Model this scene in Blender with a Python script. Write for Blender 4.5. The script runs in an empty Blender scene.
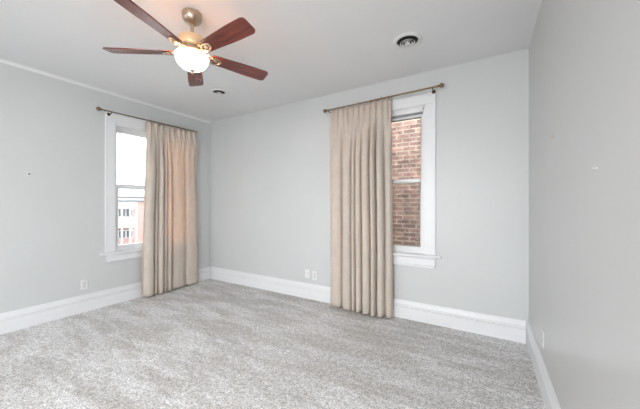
import bpy, bmesh, math, random
from mathutils import Vector, Matrix, noise

random.seed(7)
PI = math.pi
col = bpy.context.scene.collection
sc = bpy.context.scene

# ---------------------------------------------------------------- camera, world, light, exposure
XL, YD, XR, H = -4.117, 3.181, 0.342, 2.717      # left wall, far wall, right wall, ceiling
YF = -1.75                                       # wall behind the camera
cam = bpy.data.objects.new('camera', bpy.data.cameras.new('camera'))
col.objects.link(cam)
cam.location = (0, 0, 1.28)
cam.rotation_euler = (PI / 2, 0, math.radians(30.77))
cam.data.sensor_width = 36
cam.data.lens = 278.07 / 640 * 36
cam.data.clip_start = 0.02
cam.data.clip_end = 500
sc.camera = cam

world = bpy.data.worlds.new('overcast_sky')
sc.world = world
world.use_nodes = True
wn = world.node_tree
bg = wn.nodes['Background']
bg.inputs['Color'].default_value = (0.94, 0.975, 1.0, 1)
bg.inputs['Strength'].default_value = 9.0

def area(name, loc, rot, sx, sy, power, color):
    d = bpy.data.lights.new(name, 'AREA')
    d.shape = 'RECTANGLE'; d.size = sx; d.size_y = sy; d.energy = power; d.color = color
    o = bpy.data.objects.new(name, d); col.objects.link(o)
    o.location = loc; o.rotation_euler = rot
    return o
# fill lamps added out of view; they shine through made-up openings behind the camera
area('added_fill_behind_camera', (-0.68, YF - 0.3, 1.30), (-PI / 2, 0, PI), 1.5, 2.4, 64, (1.0, 0.985, 0.97))
area('added_fill_right_side', (XR + 0.2, -0.92, 1.55), (PI / 2, 0, PI / 2), 1.3, 1.6, 6, (1.0, 0.985, 0.97))  # added side fill to brighten the left wall, no window known there
area('added_fill_rear_left', (-3.3, YF - 0.2, 1.55), (-PI / 2, 0, PI), 1.15, 1.5, 3, (1.0, 0.985, 0.97))  # added weak fill from the rear left, no known source

sc.view_settings.view_transform = 'Standard'
sc.view_settings.look = 'None'
sc.view_settings.gamma = 1
sc.view_settings.use_curve_mapping = False
sc.view_settings.exposure = -0.22
sc.cycles.max_bounces = 10
sc.cycles.diffuse_bounces = 6
sc.cycles.transparent_max_bounces = 12

# ---------------------------------------------------------------- helpers
def srgb(r, g, b):
    f = lambda c: (c / 255 / 12.92) if c / 255 <= 0.04045 else ((c / 255 + 0.055) / 1.055) ** 2.4
    return (f(r), f(g), f(b), 1)

def mat(name, color, rough=0.5, metal=0.0, spec=0.5):
    m = bpy.data.materials.new(name); m.use_nodes = True
    b = m.node_tree.nodes['Principled BSDF']
    b.inputs['Base Color'].default_value = color
    b.inputs['Roughness'].default_value = rough
    b.inputs['Metallic'].default_value = metal
    b.inputs['Specular IOR Level'].default_value = spec
    return m, m.node_tree, b

def N(nt, kind, **kw):
    n = nt.nodes.new(kind)
    for k, v in kw.items():
        if k in n.inputs: n.inputs[k].default_value = v
        else: setattr(n, k, v)
    return n

def add_bump(nt, b, scale, strength, dist, detail=4.0):
    tc = N(nt, 'ShaderNodeTexCoord')
    nz = N(nt, 'ShaderNodeTexNoise', Scale=scale, Detail=detail)
    bp = N(nt, 'ShaderNodeBump', Strength=strength, Distance=dist)
    nt.links.new(tc.outputs['Object'], nz.inputs['Vector'])
    nt.links.new(nz.outputs['Fac'], bp.inputs['Height'])
    nt.links.new(bp.outputs['Normal'], b.inputs['Normal'])
    return tc, nz, bp

def vary(nt, b, tc, scale, c1, c2, lo=0.35, hi=0.65, detail=3.0, vec=None):
    nz = N(nt, 'ShaderNodeTexNoise', Scale=scale, Detail=detail)
    cr = N(nt, 'ShaderNodeValToRGB')
    cr.color_ramp.elements[0].position = lo; cr.color_ramp.elements[0].color = c1
    cr.color_ramp.elements[1].position = hi; cr.color_ramp.elements[1].color = c2
    nt.links.new(vec or tc.outputs['Object'], nz.inputs['Vector'])
    nt.links.new(nz.outputs['Fac'], cr.inputs['Fac'])
    nt.links.new(cr.outputs['Color'], b.inputs['Base Color'])
    return cr

def mesh_obj(name, verts, faces, m, parent=None, smooth=False, uvs=None):
    me = bpy.data.meshes.new(name)
    me.from_pydata([tuple(v) for v in verts], [], faces)
    bm = bmesh.new(); bm.from_mesh(me)
    bmesh.ops.remove_doubles(bm, verts=bm.verts, dist=1e-6)
    bmesh.ops.recalc_face_normals(bm, faces=bm.faces)
    bm.to_mesh(me); bm.free()
    if smooth:
        for p in me.polygons: p.use_smooth = True
    me.materials.append(m)
    o = bpy.data.objects.new(name, me); col.objects.link(o)
    if parent: o.parent = parent
    return o

class MB:
    """collects shapes into one mesh"""
    def __init__(s): s.v = []; s.f = []
    def add(s, vs, fs):
        n = len(s.v); s.v += [Vector(v) for v in vs]; s.f += [tuple(i + n for i in f) for f in fs]; return s
    def box(s, x0, x1, y0, y1, z0, z1):
        vs = [(x, y, z) for x in (x0, x1) for y in (y0, y1) for z in (z0, z1)]
        return s.add(vs, [(0, 1, 3, 2), (4, 6, 7, 5), (0, 4, 5, 1), (2, 3, 7, 6), (0, 2, 6, 4), (1, 5, 7, 3)])
    def lathe(s, prof, seg=32, c=(0, 0, 0), M=None):
        vs = []; fs = []
        for r, z in prof:
            for i in range(seg):
                a = 2 * PI * i / seg
                vs.append(Vector((max(r, 1e-5) * math.cos(a), max(r, 1e-5) * math.sin(a), z)))
        if M: vs = [M @ v for v in vs]
        vs = [v + Vector(c) for v in vs]
        for k in range(len(prof) - 1):
            for i in range(seg):
                j = (i + 1) % seg
                fs.append((k * seg + i, k * seg + j, (k + 1) * seg + j, (k + 1) * seg + i))
        fs.append(tuple(range(seg))[::-1]); fs.append(tuple((len(prof) - 1) * seg + i for i in range(seg)))
        return s.add(vs, fs)
    def tube(s, pts, r, seg=10, closed=False):
        pts = [Vector(p) for p in pts]; n = len(pts); vs = []; fs = []
        for i, p in enumerate(pts):
            a = pts[(i - 1) % n] if (closed or i > 0) else pts[i]
            b = pts[(i + 1) % n] if (closed or i < n - 1) else pts[i]
            d = (b - a).normalized()
            u = d.orthogonal() if abs(d.z) > 0.95 else d.cross(Vector((0, 0, 1)))
            u.normalize(); w = d.cross(u)
            rr = r[i] if isinstance(r, (list, tuple)) else r
            for k in range(seg):
                t = 2 * PI * k / seg
                vs.append(p + u * rr * math.cos(t) + w * rr * math.sin(t))
        for i in range(n if closed else n - 1):
            j = (i + 1) % n
            for k in range(seg):
                l = (k + 1) % seg
                fs.append((i * seg + k, i * seg + l, j * seg + l, j * seg + k))
        if not closed:
            fs.append(tuple(range(seg))[::-1]); fs.append(tuple((n - 1) * seg + k for k in range(seg)))
        return s.add(vs, fs)
    def prism(s, prof, a, b, M):
        """profile (p,q) swept along t from a to b; M maps (t,p,q) to a point"""
        n = len(prof)
        vs = [M(a, p, q) for p, q in prof] + [M(b, p, q) for p, q in prof]
        fs = [(i, (i + 1) % n, (i + 1) % n + n, i + n) for i in range(n)]
        fs += [tuple(range(n))[::-1], tuple(range(n, 2 * n))]
        return s.add(vs, fs)
    def build(s, name, m, parent=None, smooth=False, bevel=0.0, seg=2):
        o = mesh_obj(name, s.v, s.f, m, parent, False)
        if bevel:
            md = o.modifiers.new('bevel', 'BEVEL'); md.width = bevel; md.segments = seg
            md.limit_method = 'ANGLE'; md.angle_limit = math.radians(40)
        if smooth:
            for p in o.data.polygons: p.use_smooth = True
            bm = bmesh.new(); bm.from_mesh(o.data)
            for e in bm.edges:
                if len(e.link_faces) == 2 and e.calc_face_angle(0) > math.radians(38): e.smooth = False
            bm.to_mesh(o.data); bm.free()
        return o

def empty(name, loc=(0, 0, 0), rz=0.0):
    o = bpy.data.objects.new(name, None); col.objects.link(o)
    o.location = loc; o.rotation_euler = (0, 0, rz); o.empty_display_size = 0.1
    return o

def tag(o, label, cat, group=None):
    o['label'] = label; o['category'] = cat
    if group: o['group'] = group
    return o

def structure(o): o['kind'] = 'structure'; return o

# ---------------------------------------------------------------- materials
def paint(name, c, rough, spec=0.5, bump=0.10):
    m, nt, b = mat(name, c, rough, 0, spec)
    tc, nz, bp = add_bump(nt, b, 55, bump, 0.002)
    c2 = tuple(x * 0.975 for x in c[:3]) + (1,)
    vary(nt, b, tc, 1.3, c, c2)
    return m
M_WALL = paint('wall_paint', srgb(196, 198, 198), 0.42)
M_WALL_R = paint('right_wall_paint', srgb(193, 193, 192), 0.30)
M_CEIL = paint('ceiling_paint', srgb(222, 222, 223), 0.7, 0.3)
M_TRIM = paint('white_trim_paint', srgb(221, 222, 224), 0.35, 0.5, 0.02)
M_PLATE, _, _ = mat('white_plastic', srgb(218, 218, 217), 0.35)
M_SLOT, _, _ = mat('dark_slot', srgb(120, 120, 120), 0.6)

def carpet():
    m, nt, b = mat('cut_pile_carpet', srgb(190, 186, 182), 0.95, 0, 0.1)
    tc = N(nt, 'ShaderNodeTexCoord')
    # tufts
    n1 = N(nt, 'ShaderNodeTexNoise', Scale=95.0, Detail=3.0, Roughness=0.75)
    n1b = N(nt, 'ShaderNodeTexNoise', Scale=30.0, Detail=3.0, Roughness=0.7)
    # strokes left by the vacuum cleaner: two families of elongated patches
    def strokes(rot, sx, sy, seed):
        mp = N(nt, 'ShaderNodeMapping')
        mp.inputs['Rotation'].default_value = (0, 0, rot)
        mp.inputs['Scale'].default_value = (sx, sy, 1)
        mp.inputs['Location'].default_value = (seed, seed * 1.7, 0)
        nz = N(nt, 'ShaderNodeTexNoise', Scale=1.0, Detail=2.5, Roughness=0.6, Distortion=0.35)
        cr = N(nt, 'ShaderNodeValToRGB')
        cr.color_ramp.elements[0].position = 0.465; cr.color_ramp.elements[1].position = 0.535
        nt.links.new(tc.outputs['Object'], mp.inputs['Vector'])
        nt.links.new(mp.outputs['Vector'], nz.inputs['Vector'])
        nt.links.new(nz.outputs['Fac'], cr.inputs['Fac'])
        return cr.outputs['Color']
    s1 = strokes(math.radians(4), 1.1, 4.6, 3.1)
    s2 = strokes(math.radians(-42), 1.3, 5.0, 8.4)
    s3 = strokes(math.radians(50), 1.8, 4.5, 5.0)
    def mth(op, a, bb):
        n = N(nt, 'ShaderNodeMath', operation=op)
        for i, v in enumerate((a, bb)):
            if isinstance(v, (int, float)): n.inputs[i].default_value = v
            else: nt.links.new(v, n.inputs[i])
        return n.outputs[0]
    st = mth('ADD', mth('MULTIPLY', s1, 0.36), mth('ADD', mth('MULTIPLY', s2, 0.36), mth('MULTIPLY', s3, 0.28)))
    mc = N(nt, 'ShaderNodeValToRGB')
    mc.color_ramp.elements[0].position = 0.1; mc.color_ramp.elements[0].color = srgb(200, 197, 194)
    mc.color_ramp.elements[1].position = 0.9; mc.color_ramp.elements[1].color = srgb(226, 225, 225)
    nt.links.new(st, mc.inputs['Fac'])
    tuft = mth('ADD', mth('MULTIPLY', n1.outputs['Fac'], 0.7), mth('MULTIPLY', n1b.outputs['Fac'], 0.3))
    tr = N(nt, 'ShaderNodeValToRGB')
    tr.color_ramp.elements[0].position = 0.40; tr.color_ramp.elements[0].color = (0.46, 0.45, 0.45, 1)
    tr.color_ramp.elements[1].position = 0.60; tr.color_ramp.elements[1].color = (1.32, 1.32, 1.32, 1)
    nt.links.new(tuft, tr.inputs['Fac'])
    mx = N(nt, 'ShaderNodeMix', data_type='RGBA', blend_type='MULTIPLY')
    mx.inputs[0].default_value = 1.0
    nt.links.new(mc.outputs['Color'], mx.inputs[6]); nt.links.new(tr.outputs['Color'], mx.inputs[7])
    nt.links.new(mx.outputs[2], b.inputs['Base Color'])
    bp = N(nt, 'ShaderNodeBump', Strength=0.6, Distance=0.006)
    nt.links.new(tuft, bp.inputs['Height']); nt.links.new(bp.outputs['Normal'], b.inputs['Normal'])
    for n in (n1, n1b): nt.links.new(tc.outputs['Object'], n.inputs['Vector'])
    return m
M_CARPET = carpet()

def fabric(name, c, ctrans, ft):
    m, nt, b = mat(name, c, 0.9, 0, 0.15)
    tc = N(nt, 'ShaderNodeTexCoord')
    mp = N(nt, 'ShaderNodeMapping'); mp.inputs['Scale'].default_value = (1, 1, 0.25)
    wv = N(nt, 'ShaderNodeTexNoise', Scale=260.0, Detail=2.0)
    nt.links.new(tc.outputs['Object'], mp.inputs['Vector']); nt.links.new(mp.outputs['Vector'], wv.inputs['Vector'])
    bp = N(nt, 'ShaderNodeBump', Strength=0.15, Distance=0.001)
    nt.links.new(wv.outputs['Fac'], bp.inputs['Height']); nt.links.new(bp.outputs['Normal'], b.inputs['Normal'])
    vary(nt, b, tc, 9, c, tuple(x * 0.93 for x in c[:3]) + (1,))
    # threads of a linen weave let the daylight through unevenly
    nz = N(nt, 'ShaderNodeTexNoise', Scale=60.0, Detail=4.0, Roughness=0.7)
    cr = N(nt, 'ShaderNodeValToRGB')
    cr.color_ramp.elements[0].position = 0.35; cr.color_ramp.elements[0].color = tuple(x * 0.72 for x in ctrans[:3]) + (1,)
    cr.color_ramp.elements[1].position = 0.65; cr.color_ramp.elements[1].color = ctrans
    nt.links.new(tc.outputs['Object'], nz.inputs['Vector']); nt.links.new(nz.outputs['Fac'], cr.inputs['Fac'])
    t = N(nt, 'ShaderNodeBsdfTranslucent'); nt.links.new(cr.outputs['Color'], t.inputs['Color'])
    ms = N(nt, 'ShaderNodeMixShader'); ms.inputs[0].default_value = ft
    out = nt.nodes['Material Output']
    nt.links.new(b.outputs[0], ms.inputs[1]); nt.links.new(t.outputs[0], ms.inputs[2]); nt.links.new(ms.outputs[0], out.inputs[0])
    return m
M_CURTAIN = fabric('taupe_linen', srgb(226, 219, 209), srgb(240, 190, 132), 0.34)

M_ROD, _, _ = mat('antique_brass', srgb(132, 110, 84), 0.38, 0.85)
M_BRACKET, _, _ = mat('dark_bronze', srgb(84, 68, 52), 0.4, 0.8)
M_NICKEL, nt_, b_ = mat('brushed_nickel', srgb(196, 176, 156), 0.28, 1.0)
add_bump(nt_, b_, 300, 0.08, 0.0005)
M_NICKEL_WARM_LIT, _, _ = mat('nickel_housing_lamp_tint', srgb(242, 206, 164), 0.38, 0.55)  # nickel with the warm lamp glow put into its base colour

def wood():
    m, nt, b = mat('cherry_blade_wood', srgb(96, 40, 30), 0.22, 0, 0.9)
    tc = N(nt, 'ShaderNodeTexCoord')
    mp = N(nt, 'ShaderNodeMapping'); mp.inputs['Scale'].default_value = (2.0, 34, 10)
    nz = N(nt, 'ShaderNodeTexNoise', Scale=1.6, Detail=5.0, Distortion=0.6)
    cr = N(nt, 'ShaderNodeValToRGB')
    cr.color_ramp.elements[0].position = 0.3; cr.color_ramp.elements[0].color = srgb(70, 24, 20)
    cr.color_ramp.elements[1].position = 0.72; cr.color_ramp.elements[1].color = srgb(132, 58, 42)
    nt.links.new(tc.outputs['Object'], mp.inputs['Vector']); nt.links.new(mp.outputs['Vector'], nz.inputs['Vector'])
    nt.links.new(nz.outputs['Fac'], cr.inputs['Fac']); nt.links.new(cr.outputs['Color'], b.inputs['Base Color'])
    return m
M_WOOD = wood()

def emissive(name, c, e, strength):
    m, nt, b = mat(name, c, 0.3)
    b.inputs['Emission Color'].default_value = e; b.inputs['Emission Strength'].default_value = strength
    return m
M_GLOBE = emissive('lit_opal_glass', srgb(255, 246, 230), (1.0, 0.86, 0.66, 1), 2.6)

def glass():
    m = bpy.data.materials.new('window_glass'); m.use_nodes = True
    nt = m.node_tree; nt.nodes.remove(nt.nodes['Principled BSDF'])
    tr = N(nt, 'ShaderNodeBsdfTransparent'); tr.inputs['Color'].default_value = (0.96, 0.98, 0.97, 1)
    gl = N(nt, 'ShaderNodeBsdfGlossy', Roughness=0.02)
    fr = N(nt, 'ShaderNodeFresnel', IOR=1.45)
    ms = N(nt, 'ShaderNodeMixShader')
    nt.links.new(fr.outputs[0], ms.inputs[0]); nt.links.new(tr.outputs[0], ms.inputs[1]); nt.links.new(gl.outputs[0], ms.inputs[2])
    nt.links.new(ms.outputs[0], nt.nodes['Material Output'].inputs[0])
    return m
M_GLASS = glass()

def screen_mat():
    m = bpy.data.materials.new('insect_mesh'); m.use_nodes = True
    nt = m.node_tree; b = nt.nodes['Principled BSDF']
    b.inputs['Base Color'].default_value = srgb(70, 70, 66); b.inputs['Roughness'].default_value = 0.8
    b.inputs['Alpha'].default_value = 0.10
    return m
M_SCREEN = screen_mat()

def brick(name, c1, c2, cm, sc_):
    m, nt, b = mat(name, c1, 0.9, 0, 0.2)
    tc = N(nt, 'ShaderNodeTexCoord')
    sp = N(nt, 'ShaderNodeSeparateXYZ'); cb = N(nt, 'ShaderNodeCombineXYZ')
    ad = N(nt, 'ShaderNodeMath', operation='ADD')
    nt.links.new(tc.outputs['Object'], sp.inputs[0])
    nt.links.new(sp.outputs['X'], ad.inputs[0]); nt.links.new(sp.outputs['Y'], ad.inputs[1])
    nt.links.new(ad.outputs[0], cb.inputs['X']); nt.links.new(sp.outputs['Z'], cb.inputs['Y'])
    br = N(nt, 'ShaderNodeTexBrick', Scale=1.0)
    br.inputs['Color1'].default_value = c1; br.inputs['Color2'].default_value = c2; br.inputs['Mortar'].default_value = cm
    br.inputs['Brick Width'].default_value = 0.215 * sc_; br.inputs['Row Height'].default_value = 0.072 * sc_
    br.inputs['Mortar Size'].default_value = 0.010 * sc_; br.inputs['Bias'].default_value = 0.0
    nt.links.new(cb.outputs[0], br.inputs['Vector'])
    nz = N(nt, 'ShaderNodeTexNoise', Scale=7.0, Detail=5.0)
    nt.links.new(tc.outputs['Object'], nz.inputs['Vector'])
    cr = N(nt, 'ShaderNodeValToRGB')
    cr.color_ramp.elements[0].position = 0.35; cr.color_ramp.elements[0].color = (0.6, 0.6, 0.6, 1)
    cr.color_ramp.elements[1].position = 0.65; cr.color_ramp.elements[1].color = (1.25, 1.2, 1.15, 1)
    nt.links.new(nz.outputs['Fac'], cr.inputs['Fac'])
    mx = N(nt, 'ShaderNodeMix', data_type='RGBA', blend_type='MULTIPLY'); mx.inputs[0].default_value = 1.0
    nt.links.new(br.outputs['Color'], mx.inputs[6]); nt.links.new(cr.outputs['Color'], mx.inputs[7])
    nt.links.new(mx.outputs[2], b.inputs['Base Color'])
    return m
M_BRICK = brick('weathered_brick', srgb(152, 118, 112), srgb(116, 90, 88), srgb(160, 150, 136), 1.0)
M_BRICK_FAR = brick('red_brick_across_the_street', srgb(166, 128, 124), srgb(156, 120, 116), srgb(170, 152, 148), 1.0)
M_OUTWHITE, _, _ = mat('white_painted_siding', srgb(196, 196, 200), 0.7)
M_OUTGREY, _, _ = mat('grey_roofing', srgb(92, 94, 98), 0.8)
M_OUTDARK, _, _ = mat('dark_window_glass', srgb(70, 74, 82), 0.3)
M_STREET, nt_, b_ = mat('concrete_street', srgb(140, 142, 142), 0.9)
tc_, _, _ = add_bump(nt_, b_, 12, 0.2, 0.01); vary(nt_, b_, tc_, 0.3, srgb(150, 152, 150), srgb(122, 126, 124))

# ---------------------------------------------------------------- room shell
TH = 0.24
# window openings (along the wall, height)
W1 = dict(a=1.733, b=2.76, z0=0.66, z1=2.345)      # in the left wall, a..b is y
W2 = dict(a=-1.52, b=-0.568, z0=0.725, z1=2.362)   # in the far wall, a..b is x

def wall_boxes(mb, u0, u1, z0, z1, hole, M):
    def bx(a, b, c, d):
        if b - a < 1e-6 or d - c < 1e-6: return
        mb.prism([(0, c), (TH, c), (TH, d), (0, d)], a, b, M)
    if not hole: bx(u0, u1, z0, z1); return
    bx(u0, hole['a'], z0, z1); bx(hole['b'], u1, z0, z1)
    bx(hole['a'], hole['b'], z0, hole['z0']); bx(hole['a'], hole['b'], hole['z1'], z1)

Mleft = lambda t, p, q: Vector((XL - p, t, q))
Mfar = lambda t, p, q: Vector((t, YD + p, q))
Mright = lambda t, p, q: Vector((XR + p, t, q))
Mfront = lambda t, p, q: Vector((t, YF - p, q))
for nm, M, u0, u1, hole, m in (
        ('wall_left', Mleft, YF, YD + TH, W1, M_WALL), ('wall_back', Mfar, XL, XR, W2, M_WALL),
        ('wall_right', Mright, YF, YD + TH, dict(a=-1.6, b=-0.25, z0=0.7, z1=2.4), M_WALL_R),  # unseen opening added to let the side fill in
        ('wall_front', Mfront, -2.0, XR, dict(a=-1.45, b=0.08, z0=0.0, z1=2.5), M_WALL)):  # unseen opening added for the main fill lamp
    mb = MB(); wall_boxes(mb, u0, u1, 0, H, hole, M)
    if nm == 'wall_front': wall_boxes(mb, XL, -2.0, 0, H, dict(a=-3.9, b=-2.7, z0=0.75, z1=2.35), M)  # second unseen opening, added for the rear left fill
    structure(mb.build(nm, m))

structure(MB().box(XL - TH, XR + TH, YF - TH, YD + TH, -0.15, 0).build('floor', M_CARPET))
structure(MB().box(XL - TH, XR + TH, YF - TH, YD + TH, H, H + 0.15).build('ceiling', M_CEIL))

# soft plaster cove where the left wall meets the ceiling
pr = [(0, H), (0, H - 0.03)]
for i in range(1, 9):
    a = PI / 2 * i / 8
    pr.append((-0.03 + 0.03 * math.cos(a), H - 0.03 + 0.03 * math.sin(a)))
# concave profile: centre at (-r, H-r)
mb = MB(); mb.prism([(p, q) for p, q in pr], YF, YD, Mleft)
structure(mb.build('trim_1', M_CEIL, smooth=True))

# baseboards
BB = [(0, 0), (-0.020, 0), (-0.020, 0.128), (-0.010, 0.131), (-0.010, 0.138), (-0.025, 0.141), (-0.025, 0.152), (-0.019, 0.156), (-0.015, 0.170),
      (-0.012, 0.186), (-0.008, 0.194), (-0.006, 0.202), (0, 0.204)]
BB = [(p, q) for p, q in BB]
def bboard(name, M, a, b):
    mb = MB(); mb.prism(BB, a, b, M); structure(mb.build(name, M_TRIM))
bboard('baseboard_left', Mleft, YF, YD)
bboard('baseboard_back', Mfar, XL + 0.024, XR - 0.024)
bboard('baseboard_right', Mright, YF, YD)

# ---------------------------------------------------------------- windows
M_GAPSHADE_GASKET, _, _ = mat('gap_shade_and_gasket', srgb(84, 82, 84), 0.7)  # shared by the painted gap shade and the glazing gasket
def window(name, M, W, mz, glass_z0, glass_z1, stool_top, apron_z, drop=0):
    """M maps (along, outwards, up). Casing, stool, apron, jamb, two sashes, panes."""
    root = structure(empty(name, M((W['a'] + W['b']) / 2, 0, W['z0'])))
    inv = Matrix.Translation(root.location).inverted()
    def P(t, p, q): return inv @ M(t, p, q)
    def bx(mb, a, b, c, d, e, f):      # along a..b, out c..d, up e..f
        mb.prism([(c, e), (d, e), (d, f), (c, f)], a, b, P)
    a, b, z0, z1 = W['a'], W['b'], W['z0'], W['z1']
    cw = 0.105
    c = MB()
    for (p0, p1) in ((a - cw, a), (b, b + cw)):
        bx(c, p0, p1, -0.015, 0, stool_top, z1)
    bx(c, a - cw, b + cw, -0.016, 0, z1, z1 + 0.098)
    c.build('casing', M_TRIM, root, bevel=0.002)
    # outer back-band and inner bead of the casing
    d = MB()
    for (p0, p1) in ((a - cw - 0.006, a - cw + 0.012), (b + cw - 0.012, b + cw + 0.006)):
        bx(d, p0, p1, -0.019, 0, stool_top, z1 + 0.11)
    bx(d, a - cw - 0.006, b + cw + 0.006, -0.021, 0, z1 + 0.094, z1 + 0.112)
    d.build('molding', M_TRIM, root, bevel=0.003)
    j = MB()
    bx(j, a - 0.001, a + 0.012, 0, 0.20, z0, z1); bx(j, b - 0.012, b + 0.001, 0, 0.20, z0, z1)
    bx(j, a, b, 0, 0.20, z1 - 0.012, z1 + 0.001)
    bx(j, a, b, 0.03, 0.23, z0, z0 + 0.02)
    # stops
    for (p0, p1) in ((a + 0.012, a + 0.022), (b - 0.022, b - 0.012)): bx(j, p0, p1, 0.012, 0.032, stool_top, z1 - 0.012)
    bx(j, a + 0.012, b - 0.012, 0.012, 0.032, z1 - (drop - 0.012 if drop else 0.030), z1 - 0.012)
    j.build('jamb', M_TRIM, root)
    # stool and apron
    s = MB()
    s.prism([(0.03, stool_top - 0.028), (-0.045, stool_top - 0.028), (-0.055, stool_top - 0.022), (-0.057, stool_top - 0.012),
             (-0.052, stool_top - 0.002), (-0.045, stool_top), (0.06, stool_top), (0.06, stool_top - 0.01)], a, b, P)
    for (p0, p1) in ((a - cw - 0.06, a), (b, b + cw + 0.06)):
        s.prism([(0, stool_top - 0.028), (-0.045, stool_top - 0.028), (-0.055, stool_top - 0.022), (-0.057, stool_top - 0.012),
                 (-0.052, stool_top - 0.002), (-0.045, stool_top), (0, stool_top)], p0, p1, P)
    s.build('sill', M_TRIM, root)
    ap = MB()
    ap.prism([(0, apron_z), (-0.022, apron_z), (-0.026, apron_z + 0.006), (-0.026, apron_z + 0.02), (-0.018, apron_z + 0.028),
              (-0.018, stool_top - 0.05), (-0.026, stool_top - 0.04), (-0.03, stool_top - 0.028), (0, stool_top - 0.028)], a - cw, b + cw, P)
    ap.build('apron', M_TRIM, root)
    # sashes: lower inside (0.035..0.07), upper outside (0.075..0.11)
    def sash(nm, c0, c1, q0, q1, bot, top):
        st = 0.040
        m = MB()
        A, B = a + 0.012, b - 0.012
        bx(m, A, A + st, c0, c1, q0, q1); bx(m, B - st, B, c0, c1, q0, q1)
        bx(m, A + st, B - st, c0, c1, q0, q0 + bot); bx(m, A + st, B - st, c0, c1, q1 - top, q1)
        o = m.build(nm, M_TRIM, root, bevel=0.003)
        g = MB(); cc = (c0 + c1) / 2
        bx(g, A + st - 0.004, B - st + 0.004, cc - 0.002, cc + 0.002, q0 + bot - 0.004, q1 - top + 0.004)
        g.build('pane', M_GLASS, o)
        return o
    lo = sash('lower_sash', 0.035, 0.070, stool_top, mz + 0.018, glass_z0 - stool_top, 0.034)
    top_z = z1 - 0.012
    if drop:                                 # upper sash has slipped a little below the head stop
        top_z = z1 - drop
        hs = MB(); bx(hs, a + 0.012, b - 0.012, 0.0325, 0.125, top_z + 0.013, z1 - 0.011); hs.build('head_stop', M_TRIM, root)
        gp = MB(); bx(gp, a + 0.012, b - 0.012, 0.100, 0.120, top_z - 0.004, top_z + 0.014); gp.build('gap_shade_strip', M_GAPSHADE_GASKET, root)  # dark strip painted in as the shade of the gap above the sash
    up = sash('upper_sash', 0.075, 0.110, mz - 0.018, top_z, 0.034, top_z - glass_z1)
    if drop:
        gk = MB(); bx(gk, a + 0.051, b - 0.051, 0.084, 0.100, glass_z1 - 0.007, glass_z1 + 0.001); gk.build('gasket', M_GAPSHADE_GASKET, up)
    k = MB(); u = (a + b) / 2
    bx(k, u - 0.025, u + 0.025, 0.040, 0.066, mz + 0.018, mz + 0.026); bx(k, u - 0.006, u + 0.022, 0.045, 0.058, mz + 0.026, mz + 0.036)
    k.build('sash_lock', M_BRACKET, lo)
    fr = MB()                                # insect screen outside the lower sash
    A, B, S0, S1 = a + 0.012, b - 0.012, z0 + 0.02, mz + 0.01
    for q in ((A, A + 0.018, S0, S1), (B - 0.018, B, S0, S1), (A, B, S0, S0 + 0.018), (A, B, S1 - 0.018, S1)):
        bx(fr, q[0], q[1], 0.14, 0.15, q[2], q[3])
    f = fr.build('screen_frame', M_TRIM, root)
    if name == 'window_2':
        sm = MB(); bx(sm, A + 0.01, B - 0.01, 0.144, 0.146, S0 + 0.01, S1 - 0.01); sm.build('insect_screen', M_SCREEN, f)
    return root
window('window_1', Mleft, W1, 1.53, 0.745, 2.235, 0.672, 0.552)
w2 = window('window_2', Mfar, W2, 1.545, 0.805, 2.264, 0.738, 0.598, 0.072)

# ---------------------------------------------------------------- curtain rods
def finial(mb, c, d, r=0.024):
    d = Vector(d)
    R = d.to_track_quat('Z', 'Y').to_matrix()
    prof = [(0.010, -0.012), (0.013, -0.008), (0.013, 0.0), (0.008, 0.004)]
    for i in range(9):
        a = -PI / 2 + 0.35 + (PI - 0.35) * i / 8
        prof.append((r * math.cos(a), 0.004 + r + r * math.sin(a)))
    mb.lathe(prof, 20, c, R)

def rod(name, p0, p1, brackets, wall_dir, label, fin=(True, True)):
    p0 = Vector(p0); p1 = Vector(p1)
    root = tag(empty(name, (p0 + p1) / 2), label, 'curtain rod')
    L = (p1 - p0) / 2; d = L.normalized()
    m = MB(); m.tube([-L, -L * 0.1], 0.0078, 14); m.tube([-L * 0.12, L], 0.0095, 14)
    m.build('pole', M_ROD, root, smooth=True)
    for s, on in ((-1, fin[0]), (1, fin[1])):
        if on:
            f = MB(); finial(f, L * s, d * s); f.build('finial', M_ROD, root, smooth=True)
        else:
            f = MB(); R = (d * s).to_track_quat('Z', 'Y').to_matrix()
            f.lathe([(0.0096, -0.01), (0.0115, -0.008), (0.0115, 0.006), (0.009, 0.010)], 16, L * s, R)
            f.build('end_cap', M_BRACKET, root, smooth=True)
    w = Vector(wall_dir)
    for t, gap in brackets:
        c = p0.lerp(p1, t) - root.location
        b = MB(); n = -w
        base = c + w * gap
        up = Vector((0, 0, 1))
        # rosette plate, arm and cup hugging the rod
        R = n.to_track_quat('Z', 'Y').to_matrix()
        b.lathe([(0.020, 0.0), (0.020, 0.003), (0.014, 0.007), (0.006, 0.009)], 20, base + up * -0.018, R)
        b.tube([base + n * 0.006 + up * -0.018, c + w * 0.03 + up * -0.018, c + w * 0.010 + up * -0.017, c + up * -0.014], 0.005, 10)
        cup = []
        for i in range(13):
            a = -PI * 0.08 - PI * 0.84 * i / 12
            cup.append(c + n * (0.0125 * math.cos(a)) + up * (0.0125 * math.sin(a)))
        b.tube(cup, 0.004, 8)
        b.build('bracket', M_BRACKET, root, smooth=True)
    return root
OFF = 0.10
rod('curtain_rod', (XL + OFF, 1.545, 2.438), (XL + OFF, 2.845, 2.455), [(0.085, OFF - 0.021), (0.90, OFF - 0.021 + 0.0)], (-1, 0, 0),
    'thin brass curtain rod above the smaller left-wall window', (True, False))
rod('curtain_rod', (-1.735, YD - OFF, 2.474), (-0.415, YD - OFF, 2.498), [(0.020, OFF - 0.0), (0.955, OFF - 0.021)], (0, 1, 0),
    'brass curtain rod with ball finials on the far wall beside the round ceiling vent')

# ---------------------------------------------------------------- curtains
def smooth(x): x = max(0, min(1, x)); return x * x * (3 - 2 * x)

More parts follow.
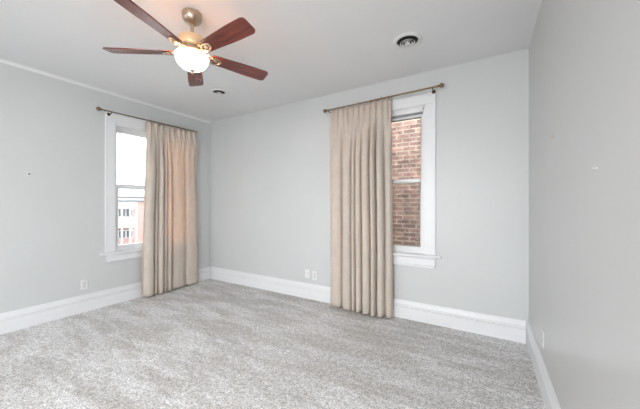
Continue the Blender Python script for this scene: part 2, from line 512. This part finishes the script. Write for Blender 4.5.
def curtain(name, M, u0t, u1t, u0b, u1b, ztop0, ztop1, zbot, lobes, depths, pleats, label, flare=None, seed=0, dim_span=None):
    """lobes: crease positions (0..1) of the folds at the hem; depths: how far each fold stands forward"""
    n = 300; nz = 60
    verts = []; faces = []
    def hem(s):
        for i in range(len(lobes) - 1):
            a, b = lobes[i], lobes[i + 1]
            if s <= b or i == len(lobes) - 2:
                t = min(1, max(0, (s - a) / (b - a)))
                w = b - a
                t = min(1.0, max(0.0, (t - 0.07) / 0.86))
                return depths[i] * (abs(math.sin(PI * t)) ** 0.6), -0.09 * w * math.sin(2 * PI * t)
    def head(s):
        t = (s * pleats) % 1.0; am = 0.7 + 0.6 * ((math.sin(int(s * pleats) * 12.9 + seed) * 43.7) % 1.0)
        # pinch pleats: short tight ridge between flat stretches
        k = math.exp(-((t - 0.5) / 0.16) ** 2)
        k3 = 0.5 + 0.5 * math.cos((t - 0.5) / 0.16 * PI * 1.6) if abs(t - 0.5) < 0.2 else 0
        return 0.002 + 0.038 * am * k * (0.65 + 0.35 * k3)
    for j in range(nz + 1):
        f = j / nz                              # 0 top .. 1 bottom
        f2 = f ** 0.9
        for i in range(n + 1):
            s = i / n
            ua = u0t + (u0b - u0t) * smooth(f * 1.1); ub = u1t + (u1b - u1t) * smooth(f * 1.1)
            if flare: ub += flare(f)
            # lateral drift of the folds
            drift = 0.010 * math.sin(3.1 * f + 9 * s + seed) * f * (1 - f) * 2
            u = ua + (ub - ua) * s + drift
            hd, side = hem(s)
            blend = smooth(f / 0.30)
            u += side * (ub - ua) * blend
            pleat = head(s)
            mid = 0.012 * math.sin(2 * PI * pleats * s + 0.6) * (1 - smooth((f - 0.1) / 0.6))
            nn = pleat * (1 - smooth(f / 0.16)) + (mid + 0.012) * smooth(f / 0.16) * (1 - blend * 0.8) + hd * blend
            nn += 0.006 * noise.noise(Vector((s * 9 + seed, f * 2.2, seed))) * smooth(f * 3)
            nn += 0.0022 * noise.noise(Vector((s * 45 + seed, f * 5, seed + 4))) * smooth(f * 3)
            ztop = ztop0 + (ztop1 - ztop0) * s
            z = ztop + (zbot - ztop) * f
            if j == nz: z += 0.004 * noise.noise(Vector((s * 6, 1, seed)))
            verts.append(M(u, -(OFF - 0.012) - nn, z))
    W = n + 1
    for j in range(nz):
        for i in range(n):
            faces.append((j * W + i, j * W + i + 1, (j + 1) * W + i + 1, (j + 1) * W + i))
    root = tag(empty(name, M((u0b + u1b) / 2, -OFF, zbot)), label, 'curtain')
    inv = -root.location
    p = mesh_obj('curtain_panel', [v + inv for v in verts], faces, M_CURTAIN, root, True)
    md = p.modifiers.new('solid', 'SOLIDIFY'); md.thickness = 0.0016; md.offset = 0
    # stitched hem band: hangs as a doubled strip just behind the lower edge
    hv = []; hf = []
    rows = [nz - 3, nz - 2, nz - 1, nz]
    nv = (M(0, 0.0035, 0) - M(0, 0, 0))
    for r_ in rows:
        for i in range(n + 1): hv.append(verts[r_ * W + i] + inv + nv)
    for a in range(len(rows) - 1):
        for i in range(n): hf.append((a * W + i, a * W + i + 1, (a + 1) * W + i + 1, (a + 1) * W + i))
    h = mesh_obj('hem', hv, hf, M_CURTAIN, root, True)
    md = h.modifiers.new('solid', 'SOLIDIFY'); md.thickness = 0.001; md.offset = 0
    # extra cloth layers added behind the stacked folds to dim daylight coming through
    i0, i1 = int(dim_span[0] * n), int(dim_span[1] * n)
    for lay in (1, 2):
        off = M(0, 0.012 * lay, 0) - M(0, 0, 0)
        tv = [verts[j * W + i] + inv + off for j in range(0, nz + 1) for i in range(i0, i1 + 1)]
        w_ = i1 - i0 + 1
        tf = [(j * w_ + i, j * w_ + i + 1, (j + 1) * w_ + i + 1, (j + 1) * w_ + i) for j in range(nz) for i in range(w_ - 1)]
        t_ = mesh_obj('added_dimming_layer', tv, tf, M_CURTAIN, root, True)
        md = t_.modifiers.new('solid', 'SOLIDIFY'); md.thickness = 0.0016; md.offset = 0
    # drapery hooks hanging the heading from the rod
    for k in range(pleats):
        s = (k + 0.5) / pleats
        u = u0t + (u1t - u0t) * s; z = ztop0 + (ztop1 - ztop0) * s
        c = M(u, -OFF, z + 0.0175) + inv
        b = MB(); out = M(0, -1, 0) - M(0, 0, 0); up = Vector((0, 0, 1))
        pts = []
        for i in range(9):
            a = PI * 1.0 * i / 8
            pts.append(c + out * (0.0112 * math.cos(a)) + up * (0.0112 * math.sin(a)))
        pts.insert(0, pts[0] - up * 0.035); 
        b.tube(pts, 0.0012, 6); b.build('hook', M_BRACKET, root)
    return root

# left-wall curtain: creases measured at the hem
x0, x1 = 141.6, 197.4
lo1 = [(x - x0) / (x1 - x0) for x in (141.6, 150.6, 153.2, 158.5, 162, 166.5, 182.2, 197.4)]
fl = lambda f: 0.035 * math.exp(-((f - 0.10) / 0.05) ** 2)
curtain('curtain', Mleft, 2.075, 2.835, 2.03, 2.88, 2.428, 2.439, 0.020, lo1, [0.080, 0.055, 0.085, 0.06, 0.075, 0.05, 0.04], 9,
        'taupe pleated curtain on the left wall glowing with daylight through it', fl, 1.3, (0.0, 0.33))
x0, x1 = 331, 395.6
lo2 = [(x - x0) / (x1 - x0) for x in (331, 345.5, 356, 360.3, 367, 376, 381.6, 389.3, 395.6)]
curtain('curtain', Mfar, -1.685, -0.915, -1.685, -0.895, 2.458, 2.474, 0.020, lo2, [0.06, 0.065, 0.06, 0.07, 0.09, 0.10, 0.09, 0.04], 11,
        'taupe pleated curtain on the far wall beside the window facing the brick wall', None, 4.7, (0.70, 1.0))

# ---------------------------------------------------------------- ceiling fan
FX, FY = -1.900, 1.308
fan = tag(empty('ceiling_fan', (FX, FY, H)), 'five-blade ceiling fan with dark cherry blades and a lit glass bowl', 'ceiling fan')
Z = lambda z: z - H
MB().lathe([(0.066, 0), (0.071, -0.004), (0.071, -0.012), (0.070, -0.024), (0.067, -0.042), (0.058, -0.060), (0.042, -0.074), (0.024, -0.081), (0.014, -0.083)], 40).build('canopy', M_NICKEL, fan, smooth=True)
MB().lathe([(0.0125, -0.08), (0.0125, Z(2.5550))], 20).build('downrod', M_NICKEL, fan, smooth=True)
MB().lathe([(0.016, Z(2.549)), (0.030, Z(2.546)), (0.034, Z(2.540))], 32).build('yoke_cover', M_NICKEL, fan, smooth=True)
MB().lathe([(0.030, Z(2.543)), (0.070, Z(2.540)), (0.090, Z(2.530)), (0.096, Z(2.515)), (0.096, Z(2.470)), (0.092, Z(2.460)), (0.082, Z(2.452))], 48).build('motor_housing', M_NICKEL_WARM_LIT, fan, smooth=True)
MB().lathe([(0.074, Z(2.453)), (0.074, Z(2.440)), (0.098, Z(2.434)), (0.106, Z(2.426)), (0.106, Z(2.408)), (0.100, Z(2.404))], 48).build('light_fitter', M_NICKEL, fan, smooth=True)
# opal bowl, a shell with a thick rim
bowl = []
for i in range(15):
    a = PI / 2 * i / 14
    bowl.append((0.119 * math.cos(a) ** 0.85 if i < 14 else 0.0, Z(2.3930) - 0.102 * math.sin(a)))
inner = [(max(0.0, r - 0.004), z + 0.003) for r, z in bowl[::-1]]
prof = inner + [(0.117, Z(2.3980))] + bowl
vs = []; fs = []; SEG = 56
for r, z in prof:
    for i in range(SEG):
        a = 2 * PI * i / SEG; vs.append((max(r, 1e-4) * math.cos(a), max(r, 1e-4) * math.sin(a), z))
for k in range(len(prof) - 1):
    for i in range(SEG):
        j = (i + 1) % SEG; fs.append((k * SEG + i, k * SEG + j, (k + 1) * SEG + j, (k + 1) * SEG + i))
mesh_obj('glass_bowl', vs, fs, M_GLOBE, fan, True)
fin = MB().lathe([(0.016, Z(2.2940)), (0.018, Z(2.2890)), (0.013, Z(2.2830)), (0.006, Z(2.2790)), (0.010, Z(2.2730)), (0.010, Z(2.2670)), (0.004, Z(2.2620))], 24).build('finial', M_NICKEL, fan, smooth=True)
fin['label'] = 'small nickel knob under the bowl'

PITCH = math.radians(-14)
for k in range(5):
    ang = math.radians(214.05 - 72 * k)
    Rz = Matrix.Rotation(ang, 4, 'Z')
    # blade in its own frame: x outwards, flat, pitched about x
    r0, r1 = 0.138, 0.618
    out = []; nseg = 16
    def hw(x):
        t = (x - r0) / (r1 - r0)
        w = 0.050 + 0.015 * smooth(t * 1.3)
        if x - r0 < 0.03: w *= math.sqrt(max(0.0, 1 - ((0.03 - (x - r0)) / 0.03) ** 2)) * 0.55 + 0.45
        if r1 - x < 0.035: w *= math.sqrt(max(0.0, 1 - ((0.035 - (r1 - x)) / 0.035) ** 2)) * 0.42 + 0.58
        return w
    xs = [r0 + (0.03) * (i / 6) ** 1.6 for i in range(7)] + [r0 + 0.03 + (r1 - r0 - 0.065) * i / 8 for i in range(1, 9)] + [r1 - 0.035 * (1 - i / 7) ** 1.6 for i in range(1, 8)]
    pts = [(x, hw(x)) for x in xs] + [(x, -hw(x)) for x in reversed(xs)]
    th = 0.0045
    v = [(x, y, th) for x, y in pts] + [(x, y, -th) for x, y in pts]
    n_ = len(pts)
    f = [tuple(range(n_)), tuple(range(n_, 2 * n_))[::-1]] + [(i, (i + 1) % n_, (i + 1) % n_ + n_, i + n_) for i in range(n_)]
    bl = mesh_obj('blade', v, f, M_WOOD, fan)
    md = bl.modifiers.new('bevel', 'BEVEL'); md.width = 0.002; md.segments = 2; md.limit_method = 'ANGLE'
    bl.matrix_local = Matrix.Translation((0, 0, Z(2.4220))) @ Rz @ Matrix.Rotation(PITCH, 4, 'X')
    # blade iron: arm from the motor and an open ring under the blade root
    b = MB()
    b.tube([(0.070, 0, 0.034), (0.090, 0, 0.020), (0.110, 0, -0.004), (0.135, 0, -0.011)], [0.013, 0.011, 0.009, 0.008], 12)
    for s in (-1, 1):
        b.tube([(0.072, s * 0.018, 0.034), (0.095, s * 0.030, 0.014), (0.122, s * 0.032, -0.006), (0.150, s * 0.026, -0.009)], 0.0055, 10)
    ring = []
    for i in range(24):
        a = 2 * PI * i / 24
        ring.append((0.172 + 0.042 * math.cos(a), 0.029 * math.sin(a), -0.0095))
    b.tube(ring, 0.0055, 8, closed=True)
    for (sx, sy) in ((0.172, 0.0), (0.200, 0.0), (0.150, 0.012), (0.150, -0.012)):
        b.lathe([(0.004, -0.0135), (0.0065, -0.012), (0.0065, -0.004)], 12, (sx, sy, 0))
    b.lathe([(0.012, -0.013), (0.015, -0.010), (0.015, -0.004)], 16, (0.172, 0, 0))
    bi = b.build('blade_bracket', M_NICKEL, bl, smooth=True)

# bulbs in the open-topped bowl; their light also escapes upwards past the rim
for k in range(3):
    a = 2 * PI * k / 3 + 0.4
    d = bpy.data.lights.new('bulb', 'POINT'); d.energy = 3.6; d.color = (1.0, 0.46, 0.22); d.shadow_soft_size = 0.02
    o = bpy.data.objects.new('bulb', d); col.objects.link(o); o.parent = fan
    o.location = (0.108 * math.cos(a), 0.108 * math.sin(a), Z(2.3985))

# ---------------------------------------------------------------- ceiling vents
def vent(x, y, label, r=0.122):
    root = tag(empty('ceiling_vent', (x, y, H)), label, 'ceiling vent', None)
    p = MB()                               # flange ring
    prof = [(r, 0.0), (r, -0.003), (r - 0.012, -0.008), (r - 0.026, -0.012), (r - 0.032, -0.011), (r - 0.032, -0.001)]
    vs = []; fs = []; S = 48
    prof = prof + [(r - 0.032, 0.0)]
    for rr, z in prof:
        for i in range(S):
            a = 2 * PI * i / S; vs.append((rr * math.cos(a), rr * math.sin(a), z))
    for k in range(len(prof) - 1):
        for i in range(S):
            j = (i + 1) % S; fs.append((k * S + i, k * S + j, (k + 1) * S + j, (k + 1) * S + i))
    mesh_obj('flange', vs, fs, M_PLATE, root, True)
    MB().lathe([(r - 0.032, 0.0), (r - 0.032, -0.002)], 40).build('throat_shade_disc', M_THROAT, root)  # flat black disc stands in for the shade inside the duct
    for (ra, rb, za, zb) in ((r - 0.058, r - 0.066, -0.026, -0.018), (r - 0.076, r - 0.084, -0.029, -0.020)):
        vs = []; fs = []
        for rr, z in ((ra, za), (rb, zb), (rb - 0.001, zb - 0.002), (ra - 0.001, za - 0.0025)):
            for i in range(S):
                a = 2 * PI * i / S; vs.append((rr * math.cos(a), rr * math.sin(a), z))
        for k in range(4):
            for i in range(S):
                j = (i + 1) % S; k2 = (k + 1) % 4
                fs.append((k * S + i, k * S + j, k2 * S + j, k2 * S + i))
        mesh_obj('cone', vs, fs, M_PLATE, root, True)
    MB().lathe([(0.006, -0.002), (0.006, -0.018), (0.020, -0.024), (0.024, -0.028), (0.020, -0.032), (0.006, -0.032)], 32).build('center_disc', M_PLATE, root, smooth=True)
    MB().box(-0.068, 0.068, -0.003, 0.003, -0.010, -0.004).build('crossbar', M_THROAT, root)
    return root
M_THROAT, _, _ = mat('duct_shade_black', srgb(26, 26, 26), 0.7)
vent(-0.588, 2.486, 'round white ceiling vent with a wide flange, the one nearest the far-wall window')
vent(-2.915, 2.385, 'round ceiling vent with dark throat beyond the fan near the room corner', 0.105)

# ---------------------------------------------------------------- outlets
def wall_plate(name, M, u, z, label, cat, kind, w=0.070, h=0.115):
    root = tag(empty(name, M(u, 0, z - h / 2)), label, cat)
    inv = -root.location
    P = lambda t, p, q: M(t, p, q) + inv
    def bx(mb, a, b, c, d, e, f): mb.prism([(c, e), (d, e), (d, f), (c, f)], a, b, P); return mb
    bx(MB(), u - w / 2, u + w / 2, -0.006, 0, z - h / 2, z + h / 2).build('cover_plate', M_PLATE, root, bevel=0.003)
    if kind == 'duplex':
        for s in (-1, 1):
            q = z + s * 0.0195
            o = bx(MB(), u - 0.017, u + 0.017, -0.0085, -0.004, q - 0.014, q + 0.014).build('receptacle', M_FACE, root, bevel=0.003)
            sl = MB(); bx(sl, u - 0.009, u - 0.006, -0.0092, -0.008, q - 0.004, q + 0.007); bx(sl, u + 0.006, u + 0.009, -0.0092, -0.008, q - 0.004, q + 0.006)
            bx(sl, u - 0.0025, u + 0.0025, -0.0092, -0.008, q - 0.011, q - 0.006)
            sl.build('slot', M_SLOT, o)
        bx(MB(), u - 0.003, u + 0.003, -0.0075, -0.005, z - 0.003, z + 0.003).build('screw', M_SLOT, root)
    elif kind == 'jack':
        c = P(u, -0.006, z); n = (P(0, -1, 0) - P(0, 0, 0)).normalized(); R = n.to_track_quat('Z', 'Y').to_matrix()
        MB().lathe([(0.009, -0.002), (0.009, 0.003), (0.005, 0.003), (0.0045, 0.010)], 16, c, R).build('coaxial_jack', M_NICKEL, root, smooth=True)
        for s in (-1, 1):
            MB().lathe([(0.003, -0.001), (0.003, 0.001)], 12, P(u, -0.006, z + s * 0.042), R).build('screw', M_SLOT, root)
    return root
M_FACE, _, _ = mat('receptacle_face', srgb(202, 202, 201), 0.4)
wall_plate('electrical_outlet', Mleft, 1.412, 0.325, 'white duplex outlet low on the left wall below the window', 'outlet', 'duplex')
wall_plate('jack_plate', Mfar, -2.093, 0.335, 'white jack plate with a single centre hole, left of its outlet neighbour', 'wall plate', 'jack')
wall_plate('electrical_outlet', Mfar, -1.977, 0.322, 'white duplex outlet on the far wall just left of the curtain', 'outlet', 'duplex')
wall_plate('electrical_outlet', Mright, 2.43, 0.36, 'white outlet seen edge-on on the right wall above the baseboard', 'outlet', 'duplex')

# ---------------------------------------------------------------- small fixings left in the walls
def anchor(name, M, u, z, label, r, m, mr=None):
    root = tag(empty(name, M(u, 0, z)), label, 'wall anchor')
    n = (M(0, -1, 0) - M(0, 0, 0)).normalized(); R = n.to_track_quat('Z', 'Y').to_matrix()
    MB().lathe([(r, -0.002), (r, 0.001), (r * 0.75, 0.0025), (r * 0.5, 0.003)], 18, (0, 0, 0), R).build('collar', mr or m, root, smooth=True)
    MB().lathe([(r * 0.45, 0.001), (r * 0.45, 0.009), (r * 0.55, 0.010), (r * 0.3, 0.013)], 12, (0, 0, 0), R).build('screw_head', m, root, smooth=True)
    return root
M_SLOTD, _, _ = mat('dark_screw', srgb(50, 46, 42), 0.5)
M_WHITISH, _, _ = mat('pale_filler', srgb(212, 212, 210), 0.8)
M_SPACKLE, _, _ = mat('beige_filler', srgb(196, 178, 156), 0.8)
anchor('wall_anchor', Mleft, 0.945, 1.60, 'small dark screw anchor alone on the left wall', 0.016, M_SLOTD, M_PLATE)
anchor('wall_anchor', Mright, 2.10, 1.675, 'small beige plug higher on the right wall, nearest the corner', 0.009, M_SPACKLE)
anchor('wall_anchor', Mright, 1.36, 1.41, 'tiny white plug lower on the right wall, farther from the corner', 0.005, M_WHITISH)

# ---------------------------------------------------------------- outside
structure(MB().box(-110, 30, -60, 110, -5.2, -4.95).build('ground', M_STREET))
# the neighbour's brick side wall, with soldier-course belt and stone coping
nb = tag(empty('neighboring_house', (-1.2, 4.75, -4.95)), 'weathered brick side wall of the house next door, seen through the far window', 'house')
MB().box(-5.5, 5.5, 0, 0.35, 0, 9.2).build('brick_wall', M_BRICK, nb)
MB().box(-5.6, 5.6, -0.05, 0.40, 9.2, 9.35).build('coping', M_OUTWHITE, nb)

# brick building with a white enclosed porch across the street
bd = tag(empty('apartment_building', (-49, 23, -4.95)), 'red brick building with white two-storey porch across the street', 'building')
MB().box(-12, 0, -9, 16, 0, 6.7).build('brick_wall', M_BRICK_FAR, bd)
MB().box(-12.2, 0.3, -9.2, 16.2, 6.7, 6.95).build('roof_edge', M_OUTGREY, bd)
MB().box(0, 1.6, -6.0, 0.05, 2.7, 4.2).build('porch_parapet', M_OUTWHITE, bd)
MB().box(0, 1.5, -6.0, 0.05, 5.65, 6.6).build('porch_fascia', M_OUTWHITE, bd)
for y in (-6.0, -4.0, -2.15, -1.0, -0.15):
    MB().box(1.3, 1.5, y, y + 0.2, 0, 5.7).build('porch_post', M_OUTWHITE, bd)
for y in (-5.6, -3.5, -1.95, -0.85, 3.5, 7.0, 10.5):
    for z in (0.9, 4.3):
        w = MB().box(0.0, 0.05, y, y + 1.0, z, z + 1.25).build('window', M_OUTWHITE, bd)
        MB().box(0.05, 0.09, y + 0.08, y + 0.92, z + 0.08, z + 1.17).build('pane', M_OUTDARK, w)

b2 = tag(empty('flat_roofed_building', (-68, 30, -4.95)), 'long pale flat-roofed building rising behind the brick one', 'building')
MB().box(-10, 0, -14, 22, 0, 9.8).build('wall', M_OUTWHITE, b2)
MB().box(-10.2, 0.3, -14.2, 22.2, 9.8, 10.15).build('roof_edge', M_OUTGREY, b2)
MB().box(-6, -4.4, 1.0, 2.6, 10.15, 10.75).build('roof_vent', M_OUTGREY, b2)
MB().box(0, 0.3, -14, 22, 7.7, 8.0).build('belt_course', M_OUTGREY, b2)
for y in range(-12, 22, 4):
    w = MB().box(0, 0.05, y, y + 1.5, 5.2, 7.0).build('window', M_OUTDARK, b2)
